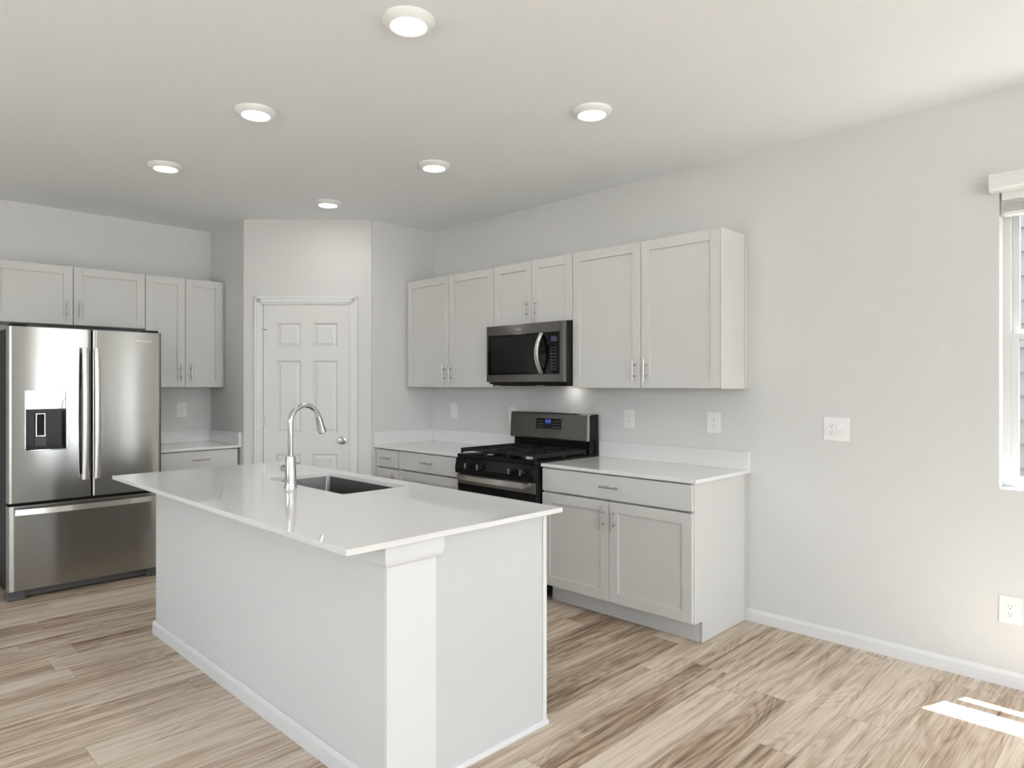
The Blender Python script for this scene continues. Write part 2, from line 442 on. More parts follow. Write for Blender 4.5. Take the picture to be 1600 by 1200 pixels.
# local x runs toward the camera side (-Y) on the right wall
upper('right-hand wall cabinet of the range wall, tall pair of grey doors with bare end panel', (XW, 2.897, 0), RR, 1.066, UZ0, UZ1, .539, 1.471, True)
upper('short grey wall cabinet mounted directly above the microwave', (XW, 3.660, 0), RR, .762, 1.816, UZ1, .389, 1.922)
upper('left-hand wall cabinet of the range wall, between microwave and pantry corner', (XW, 4.727, 0), RR, 1.066, UZ0, UZ1, .543, 1.471, filler=-.028)
upper('tall narrow grey wall cabinet right of the refrigerator', (1.786, YF, 0), 0, .611, UZ0, UZ1, .304, 1.484, filler=.016)
upper('wide grey wall cabinet above the refrigerator', (.794, YF, 0), 0, .990, 1.826, UZ1, .498, 1.938)

BD = .594                                # base carcass + front depth puts the face at X 3.200
def base(label, loc, rz, w, fronts, end=None, filler=0):
    r = thing('base_cabinet', label, 'cabinet', loc, rz)
    t = .018; D = BD; k = .115; TK = .504
    mb = MB()
    for a in (0, w - t):
        mb.prism([(-.001, 0), (-TK, 0), (-TK, k), (-D, k), (-D, ZU), (-.001, ZU)], a, a + t, 'yz')
    mb.box(t, w - t, -D, -.002, k, k + t).box(t, w - t, -.008, -.002, k, ZU)
    mb.box(t, w - t, -D + .025, -D + .09, ZU - .02, ZU).box(t, w - t, -D + .030, -D + .045, .690, .730).box(t, w - t, -.1, -.008, ZU - .02, ZU)
    if filler: mb.box(filler, 0, -D, -D + .02, k, ZU)
    mb.build('carcass', 'cabinet', r)
    mb = MB().box(0 + (filler if filler < 0 else 0), w - (t if end else 0), -TK - .001, -TK - .008, 0.001, k); mb.build('toe_kick', 'cabinet', r)
    if end:
        mb = MB(); mb.prism([(-.001, 0.001), (-TK - .008, 0.001), (-TK - .008, k), (-D - .0, k), (-D - .0, ZU - .001), (-.001, ZU - .001)], w, w + .005, 'yz'); mb.build('end_panel', 'cabinet', r)
        mb = MB().box(w + .005, w + .012, -.024, -.013, .001, ZU - .002, .002); mb.build('scribe_moulding', 'cabinet', r)
        mb = MB().box(.01, w - t - .001, -TK - .0085, -TK - .014, .001, .02, .002); mb.build('shoe_moulding', 'cabinet', r)
    for kind, x0, x1, z0, z1, hx, hz, hv in fronts: add_front(r, kind, x0, x1, z0, z1, -D, hx, hz, hv)
    return r
base('base cabinet right of the range, wide drawer over two doors', (XW, 2.893, 0), RR, 1.060,
     [('drawer', 0, 1.062, .713, .857, .541, .790, False), ('door', 0, .523, .120, .705, .523 - .038, .605, True), ('door', .523, 1.062, .120, .705, .523 + .038, .605, True)], end=True)
base('base cabinet left of the range with wide drawers, beside the oven', (XW, 4.434, 0), RR, .768,
     [('drawer', 0, .768, .713, .857, .392, .790, False), ('deep', 0, .768, .420, .705, .392, .615, False), ('deep', 0, .768, .120, .412, .392, .32, False)])
base('narrow grey base cabinet against the pantry wall, small drawer over door', (XW, 4.742, 0), RR, .306,
     [('drawer', 0, .306, .713, .857, .158, .790, False), ('door', 0, .306, .120, .705, .306 - .038, .605, True)], filler=-.013)
base('grey base cabinet right of the refrigerator, drawer over two doors', (1.790, YF, 0), 0, .604,
     [('drawer', 0, .604, .713, .857, .300, .790, False), ('door', 0, .302, .120, .705, .302 - .038, .605, True), ('door', .302, .604, .120, .705, .302 + .038, .605, True)])
# ---------------------------------------------------------------- worktops
def worktop(label, slab, splashes):
    x0, x1, y0, y1 = slab
    r = thing('countertop', label, 'countertop', (x0, y0, ZU))
    MB().box(x0, x1, y0, y1, ZU, ZT, .0018).build('slab', 'quartz', r, world=True)
    for b in splashes: MB().box(*b, ZT, .990, .0018).build('backsplash', 'quartz', r, world=True)
worktop('white quartz countertop right of the range with low backsplash', (3.187, XW, 1.802, 2.893), [(XW - .02, XW, 1.802, 2.893)])
worktop('white quartz countertop left of the range, wrapping into the pantry corner', (3.187, XW, 3.664, YP), [(XW - .02, XW, 3.664, YP), (3.187, XW - .02, YP - .02, YP)])
worktop('short white quartz countertop right of the refrigerator', (1.790, XP2, 5.537, YF), [(1.790, XP2, YF - .02, YF), (XP2 - .02, XP2, 5.537, YF - .02)])

# ---------------------------------------------------------------- island
IX0, IX1, IY0, IY1 = 1.290, 2.068, 1.852, 4.060
isl = thing('island', 'freestanding island base with painted drywall side and white corner post', 'island', (1.68, 2.95, 0))
mb = MB(); mb.box(IX0, 1.405, IY0 + .012, IY1, 0, ZU - .001, .002); mb.build('side_wall', 'wall', isl, world=True)
mb = MB(); mb.box(1.300, 1.497, IY0 - .006, IY0 + .150, 0, ZU - .001, .001)
mb = MB(); mb.box(IX0 - .001, 1.495, IY0 - .004, IY0 + .012, 0, .800, .001).build('corner_post', 'trim', isl, world=True)
# cap under the worktop: stepped cove, turned round the corner
cp = MB()
prof = [(.0, .786), (.007, .787), (.013, .791), (.017, .798), (.0195, .808), (.020, .820), (.020, ZU - .0005)]
def cap_ring(o): return [(IX0 - .001 - o, IY0 + .148), (IX0 - .001 - o, IY0 - .004 - o), (1.495 + o, IY0 - .004 - o), (1.495 + o, IY0 + .010)]
t = bmesh.new(); rows = [[t.verts.new((x, y, z)) for x, y in cap_ring(o_)] for o_, z in prof]
for A, B in zip(rows, rows[1:]):
    for k in range(3): t.faces.new((A[k], A[k + 1], B[k + 1], B[k]))
inner = [[t.verts.new((x, y, z)) for x, y in ((IX0 + .0, IY0 + .148), (IX0 + .0, IY0 + .01), (1.494, IY0 + .01), (1.494, IY0 + .010))] for z in (.785, ZU - .0005)]
for R_, I_ in ((rows[0], inner[0]), (rows[-1], inner[1])):
    for k in range(2): t.faces.new((R_[k], R_[k + 1], I_[k + 1], I_[k]))
    t.faces.new((R_[2], R_[3], I_[2]))
t.faces.new([r_[0] for r_ in rows] + [inner[1][0], inner[0][0]]); t.faces.new([r_[3] for r_ in rows] + [inner[1][2], inner[0][2]])
bmesh.ops.recalc_face_normals(t, faces=t.faces[:]); cp.merge(t); cp.build('post_cap', 'trim', isl, world=True, smooth=40)
mb = MB(); mb.box(1.4955, IX1, IY0, IY0 + .012, 0, ZU - .001); mb.build('end_panel', mat('island_end_paint', (.625, .63, .635), .4), isl, world=True)
mb = MB(); mb.box(IX1 - .018, IX1 + .004, IY0 - .005, IY0 - .0003, .018, ZU - .002, .0012); mb.build('edge_moulding', 'trim', isl, world=True)
mb = MB(); mb.prism([(IY0 - .0003, .0005), (IY0 - .013, .0005), (IY0 - .013, .008), (IY0 - .010, .014), (IY0 - .005, .018), (IY0 - .0003, .019)], 1.497, IX1 + .008, 'yz'); mb.build('shoe_moulding', 'trim', isl, world=True)
mb = MB(); mb.prism([(IX0 + a, b) for a, b in [(-.001, .0005), (-.014, .0005), (-.014, BH - .016), (-.008, BH - .004), (-.005, BH), (-.001, BH)]], IY0 + .02, IY1 + .012, 'xz'); mb.build('baseboard', 'trim', isl, world=True)
mb = MB(); mb.prism([(a, b) for a, b in [(IY1 + .0005, .0005), (IY1 + .012, .0005), (IY1 + .012, BH - .016), (IY1 + .006, BH - .004), (IY1 + .003, BH), (IY1 + .0005, BH)]], IX0 - .013, 1.406, 'yz'); mb.build('baseboard', 'trim', isl, world=True)
# hollow cabinet side of the island
mb = MB(); mb.prism([(1.407, 0), (1.97, 0), (1.97, .115), (IX1 - .019, .115), (IX1 - .019, ZU - .001), (1.407, ZU - .001)], IY1 - .018, IY1, 'xz')
mb.prism([(1.407, 0), (1.97, 0), (1.97, .115), (IX1 - .019, .115), (IX1 - .019, ZU - .001), (1.407, ZU - .001)], IY0 + .0125, IY0 + .03, 'xz')
mb.box(1.407, IX1 - .02, IY0 + .03, IY1 - .018, .115, .133).box(IX1 - .038, IX1 - .019, IY0 + .03, IY1 - .018, ZU - .05, ZU - .001); mb.box(1.96, 1.97, IY0 + .03, IY1 - .018, 0.001, .115)
mb.build('carcass', 'cabinet', isl, world=True)
ys = [IY0 + .03, 2.43, 2.70, 3.085, 3.47, 4.058]
for i, (a, b) in enumerate(zip(ys, ys[1:])):
    w_ = b - a - .003; dr = shaker(w_, .585).build('door', 'cabinet', isl); dr.location = (IX1 - .019 - 1.68, a + .0015 - 2.95, .12); dr.rotation_euler = (0, 0, PI / 2)
    dd = MB().box(0, w_, -.019, 0, 0, .14, .0015).build('drawer_front', 'cabinet', isl); dd.location = (IX1 - .019 - 1.68, a + .0015 - 2.95, .713); dd.rotation_euler = (0, 0, PI / 2)
    hk = bar_handle(False).build('handle', 'nickel', dd, smooth=40); hk.location = (w_ / 2, -.019, .07)
    hk = bar_handle(True).build('handle', 'nickel', dr, smooth=40); hk.location = (.035 if i % 2 else w_ - .035, -.019, .5)

# island worktop with the undermount cut-out
SX0, SX1, SY0, SY1 = 1.652, 2.012, 2.712, 3.455
def rrect(x0, x1, y0, y1, r, n=8):
    pts = []
    for cx, cy, a0 in ((x1 - r, y1 - r, 0), (x0 + r, y1 - r, 90), (x0 + r, y0 + r, 180), (x1 - r, y0 + r, 270)):
        for k in range(n + 1):
            a = R(a0 + 90 * k / n); pts.append((cx + r * math.cos(a), cy + r * math.sin(a)))
    return pts
def slab_hole(x0, x1, y0, y1, z0, z1, hole):
    t = bmesh.new(); e = .0015
    def loop(pts, z):
        vs = [t.verts.new((x, y, z)) for x, y in pts]; es = [t.edges.new((vs[k], vs[(k + 1) % len(vs)])) for k in range(len(vs))]; return vs, es
    rects = {}
    def rect(k, z): return loop([(x0 + k, y0 + k), (x1 - k, y0 + k), (x1 - k, y1 - k), (x0 + k, y1 - k)], z)
    ot, oe = rect(e, z1); ht, he = loop(hole, z1)
    ob, obe = rect(e, z0); hb, hbe = loop(hole, z0)
    o1, _ = rect(0, z1 - e); o2, _ = rect(0, z0 + e)
    bmesh.ops.triangle_fill(t, edges=oe + he, use_beauty=True); bmesh.ops.triangle_fill(t, edges=obe + hbe, use_beauty=True)
    for A, B in ((ot, o1), (o1, o2), (o2, ob), (ht, hb)):
        for k in range(len(A)): q = (k + 1) % len(A); t.faces.new((A[k], A[q], B[q], B[k]))
    bmesh.ops.recalc_face_normals(t, faces=t.faces[:]); return t
it = thing('countertop', 'long white quartz countertop of the island with sink cut-out', 'countertop', (1.6, 2.98, ZU))
mb = MB(); mb.merge(slab_hole(1.103, 2.106, 1.792, 4.170, ZU, ZT, rrect(SX0, SX1, SY0, SY1, .022))); mb.build('slab', 'quartz', it, world=True)
# sink
sk = thing('sink', 'stainless steel undermount sink bowl set in the island countertop', 'sink', ((SX0 + SX1) / 2, (SY0 + SY1) / 2, .64))
t = bmesh.new(); rr = []
for k, z, rad in ((-.018, ZU - .001, .03), (.0, ZU - .001, .022), (.0005, ZU - .004, .022), (.004, .70, .03), (.010, .68, .035), (.03, .667, .04), (.13, .662, .04)):
    rr.append([t.verts.new((x, y, z)) for x, y in rrect(SX0 + k, SX1 - k, SY0 + k, SY1 - k, rad)])
# outer skin
for k, z, rad in ((-.018, ZU - .003, .03), (-.003, ZU - .003, .022), (-.002, .66, .04)): rr.insert(0, [t.verts.new((x, y, z)) for x, y in rrect(SX0 + k, SX1 - k, SY0 + k, SY1 - k, rad)])
for A, B in zip(rr, rr[1:]):
    for k in range(len(A)): q = (k + 1) % len(A); t.faces.new((A[k], A[q], B[q], B[k]))
t.faces.new(rr[-1]); t.faces.new(rr[0][::-1])
bmesh.ops.recalc_face_normals(t, faces=t.faces[:]); mb = MB(); mb.merge(t); mb.build('bowl', 'sink', sk, world=True, smooth=35)
cxs, cys = (SX0 + SX1) / 2 + .05, (SY0 + SY1) / 2
mb = MB().lathe([(.0, .664), (.018, .664), (.03, .6645), (.042, .6665), (.044, .6665), (.044, .663), (0, .6626)], (cxs, cys, 0)); mb.build('drain', 'chrome', sk, world=True, smooth=40)
mb = MB().lathe([(.0, -.002), (.024, -.002), (.027, .006), (.018, .012), (0, .014)], (cxs + .0, cys, .67)); mb.build('strainer', 'nickel', sk, world=True, smooth=40)
# faucet
FX, FY = 1.575, 3.058
fc = thing('faucet', 'tall chrome gooseneck pull-down faucet standing behind the island sink', 'faucet', (FX, FY, ZT))
mb = MB().lathe([(0, 0), (.030, 0), (.0305, .004), (.0285, .010), (.0275, .030), (.0235, .150), (.0225, .154), (.014, .155), (0, .155)]); mb.build('body', 'chrome', fc, smooth=40)
AD = R(8); ax, ay = math.cos(AD), math.sin(AD); rA = .083; zc = .3145
pts = [(0, 0, .15), (0, 0, .2), (0, 0, .25), (0, 0, zc)]
for k in range(1, 21):
    a = PI - R(167) * k / 20; pts.append((ax * (rA + rA * math.cos(a)), ay * (rA + rA * math.cos(a)), zc + rA * math.sin(a)))
mb = MB().tube(pts, .0125, 24); mb.build('neck', 'chrome', fc, smooth=50)
e = Vector(pts[-1]); dd_ = (Vector(pts[-1]) - Vector(pts[-2])).normalized()
q1 = e - dd_ * .005
mb = MB().tube([q1, q1 + dd_ * .012, q1 + dd_ * .02, q1 + dd_ * .04, q1 + dd_ * .082, q1 + dd_ * .084], [.0145, .0155, .0165, .0180, .0205, .0185], 24); mb.build('spray_head', 'chrome', fc, smooth=40)
mb = MB().tube([q1 + dd_ * .0835, q1 + dd_ * .086], [.0165, .016], 20); mb.build('nozzle', 'blackm', fc)
mb = MB().lathe([(0, 0), (.0185, 0), (.0185, .046), (.0165, .050), (0, .051)], (0, .018, .090), (0, 1, 0)); hb_ = mb.build('lever_hub', 'nickel', fc, smooth=40)
mb = MB().tube([(.0, .050, .104), (.016, .020, .112), (.026, -.005, .117), (.034, -.032, .122)], [.004, .004, .004, .0045], 12); mb.build('lever', 'nickel', hb_, smooth=40)

# ---------------------------------------------------------------- text
def text_mesh(body, size, name, m, parent, loc, rot, ext=.0008):
    cu = bpy.data.curves.new('t', 'FONT'); cu.body = body; cu.size = size; cu.extrude = ext; cu.align_x = 'CENTER'; cu.align_y = 'CENTER'
    to = bpy.data.objects.new('t', cu); C.objects.link(to); bpy.context.view_layer.update()
    me = bpy.data.meshes.new_from_object(to.evaluated_get(bpy.context.evaluated_depsgraph_get()))
    bpy.data.objects.remove(to); bpy.data.curves.remove(cu)
    me.materials.clear(); me.materials.append(M[m]); o = bpy.data.objects.new(name, me); C.objects.link(o)
    o.parent = parent; o.location = loc; o.rotation_euler = rot; return o

# ---------------------------------------------------------------- refrigerator (local: x right, front toward -y, origin at the front left foot)
FRX, FRY, FW = .809, 5.28, .909
fr = thing('refrigerator', 'stainless steel french-door refrigerator with ice and water dispenser', 'refrigerator', (FRX, FRY, 0))
mb = MB().box(.004, FW - .004, .075, .82, .045, 1.745, .004); mb.build('cabinet_body', 'charcoal', fr)
def bowed(x0, x1, z0, z1, th=.070, bow=.012, xc=None, half=None, hole=None, n=28, rnd=.008):
    """front panel bowed outward about xc; optional rectangular hole"""
    t = bmesh.new()
    xs = sorted(set([round(x0 + rnd * .3, 5), round(x1 - rnd * .3, 5)] + [round(x0 + rnd + (x1 - x0 - 2 * rnd) * k / n, 5) for k in range(n + 1)] + ([hole[0], hole[1]] if hole else [])))
    zs = [z0, z1] if not hole else [z0, hole[2], hole[3], z1]
    xc = (x0 + x1) / 2 if xc is None else xc; half = (x1 - x0) / 2 if half is None else half
    def fy(x):
        y = bow * ((x - xc) / half) ** 2
        d = min(x - x0, x1 - x)
        if d < rnd: y += rnd - math.sqrt(max(0, rnd ** 2 - (rnd - d) ** 2))
        return y
    xs = [x0] + xs + [x1]
    g = {}
    for i, x in enumerate(xs):
        for j, z in enumerate(zs): g[i, j] = t.verts.new((x, fy(x), z))
    hx = hz = None
    for i in range(len(xs) - 1):
        for j in range(len(zs) - 1):
            if hole and xs[i] >= hole[0] - 1e-6 and xs[i + 1] <= hole[1] + 1e-6 and j == 1: continue
            t.faces.new((g[i, j], g[i + 1, j], g[i + 1, j + 1], g[i, j + 1]))
    if hole:  # short return edges of the opening
        i0 = min(range(len(xs)), key=lambda i: abs(xs[i] - hole[0])); i1 = min(range(len(xs)), key=lambda i: abs(xs[i] - hole[1]))
        loop = [g[i, 1] for i in range(i0, i1 + 1)] + [g[i, 2] for i in range(i1, i0 - 1, -1)]
        bk = [t.verts.new((v.co.x, .035, v.co.z)) for v in loop]
        for k in range(len(loop)): q = (k + 1) % len(loop); t.faces.new((loop[k], loop[q], bk[q], bk[k]))
    B = [t.verts.new((x0, th, zs[0])), t.verts.new((x1, th, zs[0])), t.verts.new((x1, th, zs[-1])), t.verts.new((x0, th, zs[-1]))]
    N_, J = len(xs), len(zs) - 1
    t.faces.new(B); t.faces.new([g[i, 0] for i in range(N_)] + [B[1], B[0]]); t.faces.new([g[i, J] for i in range(N_)] + [B[2], B[3]])
    t.faces.new([g[0, j] for j in range(J + 1)] + [B[3], B[0]]); t.faces.new([g[N_ - 1, j] for j in range(J + 1)] + [B[2], B[1]])
    bmesh.ops.recalc_face_normals(t, faces=t.faces[:])
    mb = MB(); mb.merge(t); return mb
GX = .465 + .0
HO = (.0885, .3205, .955, 1.345)
ld = bowed(.001, GX - .003, .627, 1.757, hole=HO, xc=.45, half=.5, bow=.003).build('left_door', 'steel', fr, smooth=35)
rd = bowed(GX + .003, FW - .001, .627, 1.757, xc=.45, half=.5, bow=.003).build('right_door', 'steel', fr, smooth=35)
fd = bowed(.001, FW - .001, .065, .607, xc=.455, half=.48, bow=.004).build('freezer_drawer', 'steel', fr, smooth=35)
def strap_handle(pts, wdir, w=.033, th=.010):
    """flat bar swept along pts; wdir = direction of its width"""
    t = bmesh.new(); pts = [Vector(p) for p in pts]; wd_ = Vector(wdir).normalized(); rings = []
    for i, p in enumerate(pts):
        d = (pts[min(i + 1, len(pts) - 1)] - pts[max(i - 1, 0)]).normalized(); nrm = d.cross(wd_).normalized()
        sec = [(-.5, -.5), (-.42, -.5 - .25), (0, -.85), (.42, -.75), (.5, -.5), (.5, .5), (-.5, .5)]
        rings.append([t.verts.new(p + wd_ * a * w + nrm * b * th) for a, b in sec])
    for A, B in zip(rings, rings[1:]):
        for k in range(len(A)): q = (k + 1) % len(A); t.faces.new((A[k], A[q], B[q], B[k]))
    t.faces.new(rings[0][::-1]); t.faces.new(rings[-1]); bmesh.ops.recalc_face_normals(t, faces=t.faces[:]); mb = MB(); mb.merge(t); return mb
def bow_path(a, b, out0, out1, n=20, axis='z', fx=0):
    pts = []
    for k in range(n + 1):
        u = k / n; o_ = out0 + (out1 - out0) * (1 - (2 * u - 1) ** 2); v = a + (b - a) * u
        pts.append((fx, -o_, v) if axis == 'z' else (v, -o_, fx))
    return pts
for d_, hx in ((ld, .4165), (rd, .4865)):
    mb = strap_handle(bow_path(.748, 1.632, .038, .060, fx=hx), (1, 0, 0), .035)
    for z in (.765, 1.615): mb.box(hx - .012, hx + .012, -.040, .004, z - .014, z + .014, .003)
    mb.build('handle', 'steelh', d_, smooth=40)
mb = strap_handle(bow_path(.032, .877, .036, .072, axis='x', fx=.572), (0, 0, 1), .036)
for x in (.05, .86): mb.box(x - .014, x + .014, -.038, .010, .56, .584, .003)
mb.build('handle', 'steelh', fd, smooth=40)
# dispenser
x0, x1, z0, z1 = HO
mb = MB()
def frame(mb, x0, x1, z0, z1, w, y0, y1, b=.001):
    mb.box(x0, x0 + w, y0, y1, z0, z1, b).box(x1 - w, x1, y0, y1, z0, z1, b).box(x0 + w, x1 - w, y0, y1, z0, z0 + w, b).box(x0 + w, x1 - w, y0, y1, z1 - w, z1, b)
frame(mb, x0 - .001, x1 + .001, z0 - .001, z1 + .001, .006, .0, .034)
dsp = mb.build('dispenser_bezel', 'chrome', ld)
MB().box(x0 + .005, x1 - .005, .012, .034, 1.222, z1 - .005, .004, 3).build('control_panel', mat('dispenser_gloss', (.55, .55, .55), .05, 1), dsp)
# recess: back, sides, floor
mb = MB(); mb.box(x0 + .005, x1 - .005, .060, .066, z0 + .005, 1.222).box(x0 + .005, x0 + .009, .012, .060, z0 + .005, 1.222).box(x1 - .009, x1 - .005, .012, .060, z0 + .005, 1.222)
mb.box(x0 + .009, x1 - .009, .012, .060, z0 + .005, z0 + .014).box(x0 + .009, x1 - .009, .012, .060, 1.214, 1.222); mb.build('recess', 'black', dsp)
MB().box(.150, .212, .050, .059, .98, 1.20, .002).build('chute', 'kickgrey', dsp)
mb = MB(); frame(mb, .155, .207, 1.045, 1.195, .0045, .044, .0495); mb.build('paddle_frame', 'chrome', dsp)
MB().box(.160, .202, .040, .049, 1.05, 1.19, .002).build('paddle', 'blackm', dsp)
text_mesh('Whirlpool', .026, 'logo', 'logo', rd, (.790, .0002, 1.695), (R(90), 0, 0))
# grille and feet
mb = MB().box(.02, FW - .02, .055, .074, .012, .060, .003)
for k in range(26): mb.box(.10 + k * .028, .118 + k * .028, .053, .056, .030, .036)
mb.build('base_grille', 'kickgrey', fr)
for a, b in ((.001, .095), (FW - .095, FW - .001)): MB().box(a, b, .02, .16, .0005, .062, .004).build('foot', 'kickgrey', fr)
for x in (.06, FW - .06): MB().box(x - .045, x + .045, .02, .13, 1.7455, 1.775, .006).build('hinge_cover', 'charcoal', fr)

# ---------------------------------------------------------------- range (local: x toward camera side, front toward -y)
GW = .754
rg = thing('range', 'black and stainless freestanding gas range with raised rear control panel', 'stove', (XW - .012, 3.6555, 0), RR)
mb = MB().box(.002, GW - .002, -.60, -.0, .06, .872, .002); mb.build('body', 'black', rg)
mb = MB(); mb.box(0, GW, -.655, -.035, .873, .898, .004); mb.box(.03, GW - .03, -.62, -.12, .8983, .9005, .001); mb.build('cooktop', 'black', rg)
mb = MB(); mb.prism([(-.6015, .765), (-.672, .765), (-.676, .80), (-.662, .872), (-.6015, .872)], .001, GW - .001, 'yz'); cpnl = mb.build('front_panel', 'black', rg)
for y in (3.488 + .02, 3.371 + .015, 3.085, 2.987 - .005):
    x = 3.6555 - y
    mb = MB().lathe([(0, 0), (.026, 0), (.026, .006), (.021, .010), (.019, .032), (.015, .036), (0, .036)], (x, -.673, .822), (0, -1, .12)); kb = mb.build('knob', 'black', cpnl, smooth=40)
    MB().box(x - .003, x + .003, -.716, -.700, .808, .842, .001).build('knob_grip', 'nickel', kb)
# oven door
mb = MB().box(.003, GW - .003, -.648, -.6015, .195, .760, .004); od = mb.build('oven_door', 'blackm', rg)
MB().box(.0035, GW - .0035, -.652, -.6485, .6905, .7595, .001).build('top_rail', 'steeld', od)
MB().box(.030, GW - .030, -.6505, -.6485, .235, .690, .001).build('window', 'glassb', od)
MB().box(.004, GW - .004, -.651, -.6485, .196, .690, .001).build('glass_front', 'glassb', od)
mb = strap_handle([(.055 + (GW - .110) * k / 16, -.700 - .008 * (1 - (2 * k / 16 - 1) ** 2), .742) for k in range(17)], (0, 0, 1), .034, .012)
for x in (.072, GW - .07): mb.box(x - .012, x + .012, -.700, -.646, .732, .752, .002)
mb.build('handle', 'steelh', od, smooth=40)
MB().box(.003, GW - .003, -.645, -.6015, .065, .188, .004).build('storage_drawer', 'black', rg)
for x in (.05, GW - .05):
    for y in (-.55, -.06): MB().cyl((x, y, .0005), (x, y, .061), .018, n=16).build('foot', 'blackm', rg)
# backguard
mb = MB(); mb.box(.012, GW - .012, -.085, -.030, .899, 1.01, .002); mb.build('riser', 'black', rg)
mb = MB(); mb.prism([(-.005, .885), (-.005, 1.175), (-.085, 1.175), (-.095, 1.165), (-.105, 1.00), (-.034, 1.00), (-.034, .899)], GW - .012, GW - .0005, 'yz'); mb.prism([(-.005, .885), (-.005, 1.175), (-.085, 1.175), (-.095, 1.165), (-.105, 1.00), (-.034, 1.00), (-.034, .899)], .0005, .012, 'yz')
mb.box(.012, GW - .012, -.034, -.005, .885, 1.172, .001); mb.build('backguard_frame', 'blackm', rg)
mb = MB(); mb.prism([(-.036, 1.000), (-.115, .990), (-.120, .996), (-.110, 1.170), (-.100, 1.180), (-.036, 1.180)], 0.0006, GW - .0128, 'yz'); bg = mb.build('backguard', 'steeld', rg)
mb = MB(); mb.prism([(-.098, 1.0), (-.122, .992), (-.112, 1.178), (-.05, 1.178), (-.05, 1.172), (-.104, 1.168)], GW - .0125, GW - .001, 'yz'); mb.build('end_trim', 'steelh', bg)
tilt = math.atan2(.010, .174)
def on_guard(x0, x1, z0, z1, th, name, m, par, lift=0):
    mb = MB(); t = bmesh.new()
    f = lambda z: -.1201 + (z - .996) * (.010 / .174)
    vs = [t.verts.new((x, f(z) - lift - d, z)) for d in (0, th) for x, z in ((x0, z0), (x1, z0), (x1, z1), (x0, z1))]
    for q in ((0, 1, 2, 3), (4, 5, 6, 7), (0, 1, 5, 4), (1, 2, 6, 5), (2, 3, 7, 6), (3, 0, 4, 7)): t.faces.new([vs[k] for k in q])
    bmesh.ops.recalc_face_normals(t, faces=t.faces[:]); mb.merge(t); return mb.build(name, m, par)
dp = on_guard(.262, .505, 1.064, 1.140, .0015, 'control_display', 'glassb', bg)
on_guard(.350, .412, 1.095, 1.137, .0006, 'clock', 'lcd', dp, .0016)
for k, x in enumerate((.362, .374, .390, .402)): on_guard(x - .004, x + .004, 1.108, 1.128, .0004, 'digit', 'digit', dp, .0024)
for xb in (.272, .425):
    mb = MB()
    for i in range(5):
        for j in range(3): mb.box(xb + i * .014, xb + i * .014 + .006, -.1155 + j * .001 - .0045, -.117 + j * .001 + .002, 1.076 + j * .020, 1.080 + j * .020)
    mb.build('touch_keys', 'key', dp)
# burners and grates
bs = [(.19, -.20), (.19, -.50), (.377, -.35), (.565, -.20), (.565, -.50)]
for bx_, by_ in bs:
    b_ = MB().lathe([(0, .9007), (.050, .9007), (.050, .909), (.046, .913), (0, .913)], (bx_, by_, 0)).build('burner', 'nickel', rg, smooth=40)
    MB().lathe([(0, .9132), (.040, .9132), (.041, .919), (.036, .922), (0, .923)], (bx_, by_, 0)).build('burner_cap', 'iron', b_, smooth=40)
for g0, g1 in ((.022, .262), (.266, .488), (.492, .732)):
    mb = MB(); y0, y1 = -.640, -.112; zt0, zt1 = .922, .938; w = .012
    mb.box(g0, g1, y0, y0 + w, zt0, zt1, .003).box(g0, g1, y1 - w, y1, zt0, zt1, .003).box(g0, g0 + w, y0 + w, y1 - w, zt0 - .014, zt1, .003).box(g1 - w, g1, y0 + w, y1 - w, zt0 - .014, zt1, .003)
    xm = (g0 + g1) / 2; mb.box(g0 + w, g1 - w, -.381, -.369, zt0, zt1, .002)
    for yc_ in (-.50, -.22):
        for dx in (-.06, 0, .06): mb.box(xm + dx - .005, xm + dx + .005, yc_ - .105, yc_ - .04, zt0 + .001, zt1 + .001, .002).box(xm + dx - .005, xm + dx + .005, yc_ + .04, yc_ + .105, zt0 + .001, zt1 + .001, .002)
        mb.box(g0 + w, xm - .03, yc_ - .005, yc_ + .005, zt0, zt1 + .001, .002).box(xm + .03, g1 - w, yc_ - .005, yc_ + .005, zt0, zt1 + .001, .002)
    for cx_ in (g0 + .006, g1 - .006):
        for cy_ in (y0 + .006, y1 - .006, -.375): mb.box(cx_ - .006, cx_ + .006, cy_ - .006, cy_ + .006, .9007, zt0 + .002, .001)
    mb.build('grate', 'iron', rg)

# ---------------------------------------------------------------- microwave
MWW = .755
mw = thing('microwave', 'over-the-range microwave with black glass door and bowed steel handle', 'microwave', (XW - .002, 3.6555, 1.375), RR)
H_ = 1.814 - 1.375
MB().box(.004, MWW - .001, -.352, 0, .014, H_ - .002, .002).build('case', 'blackm', mw)
df = MB().box(.002, MWW - .003, -.3815, -.3535, .028, H_ - .004, .003).build('front_frame', 'steeld', mw)
MB().box(.022, .712, -.384, -.3818, .080, .366, .001).build('glass_door', 'glassb', df)
MB().box(.050, .480, -.3846, -.3842, .098, .345, .0001).build('viewing_window', mat('mesh_window', (.014, .014, .013), .12, spec=.2), df)
mb = strap_handle([(.560 - .0, -.392 - .052 * (1 - (2 * k / 20 - 1) ** 2), .088 + .268 * k / 20) for k in range(21)], (1, 0, 0), .034, .010); mb.build('handle', 'steelh', df, smooth=40)
MB().box(.637, .690, -.3848, -.3842, .300, .333).build('display', 'lcdoff', df)
mb = MB()
for i in range(3):
    for j in range(8): mb.box(.640 + i * .019, .648 + i * .019, -.3847, -.3842, .110 + j * .021, .114 + j * .021)
mb.build('keypad', 'key', df)
MB().box(MWW - .040, MWW - .0385, -.3822, -.3530, .03, H_ - .006).build('door_seam', 'blackm', df)
text_mesh('Whirlpool', .016, 'logo', 'logo', df, (.32, -.3819, .398), (R(90), 0, 0), .0004)
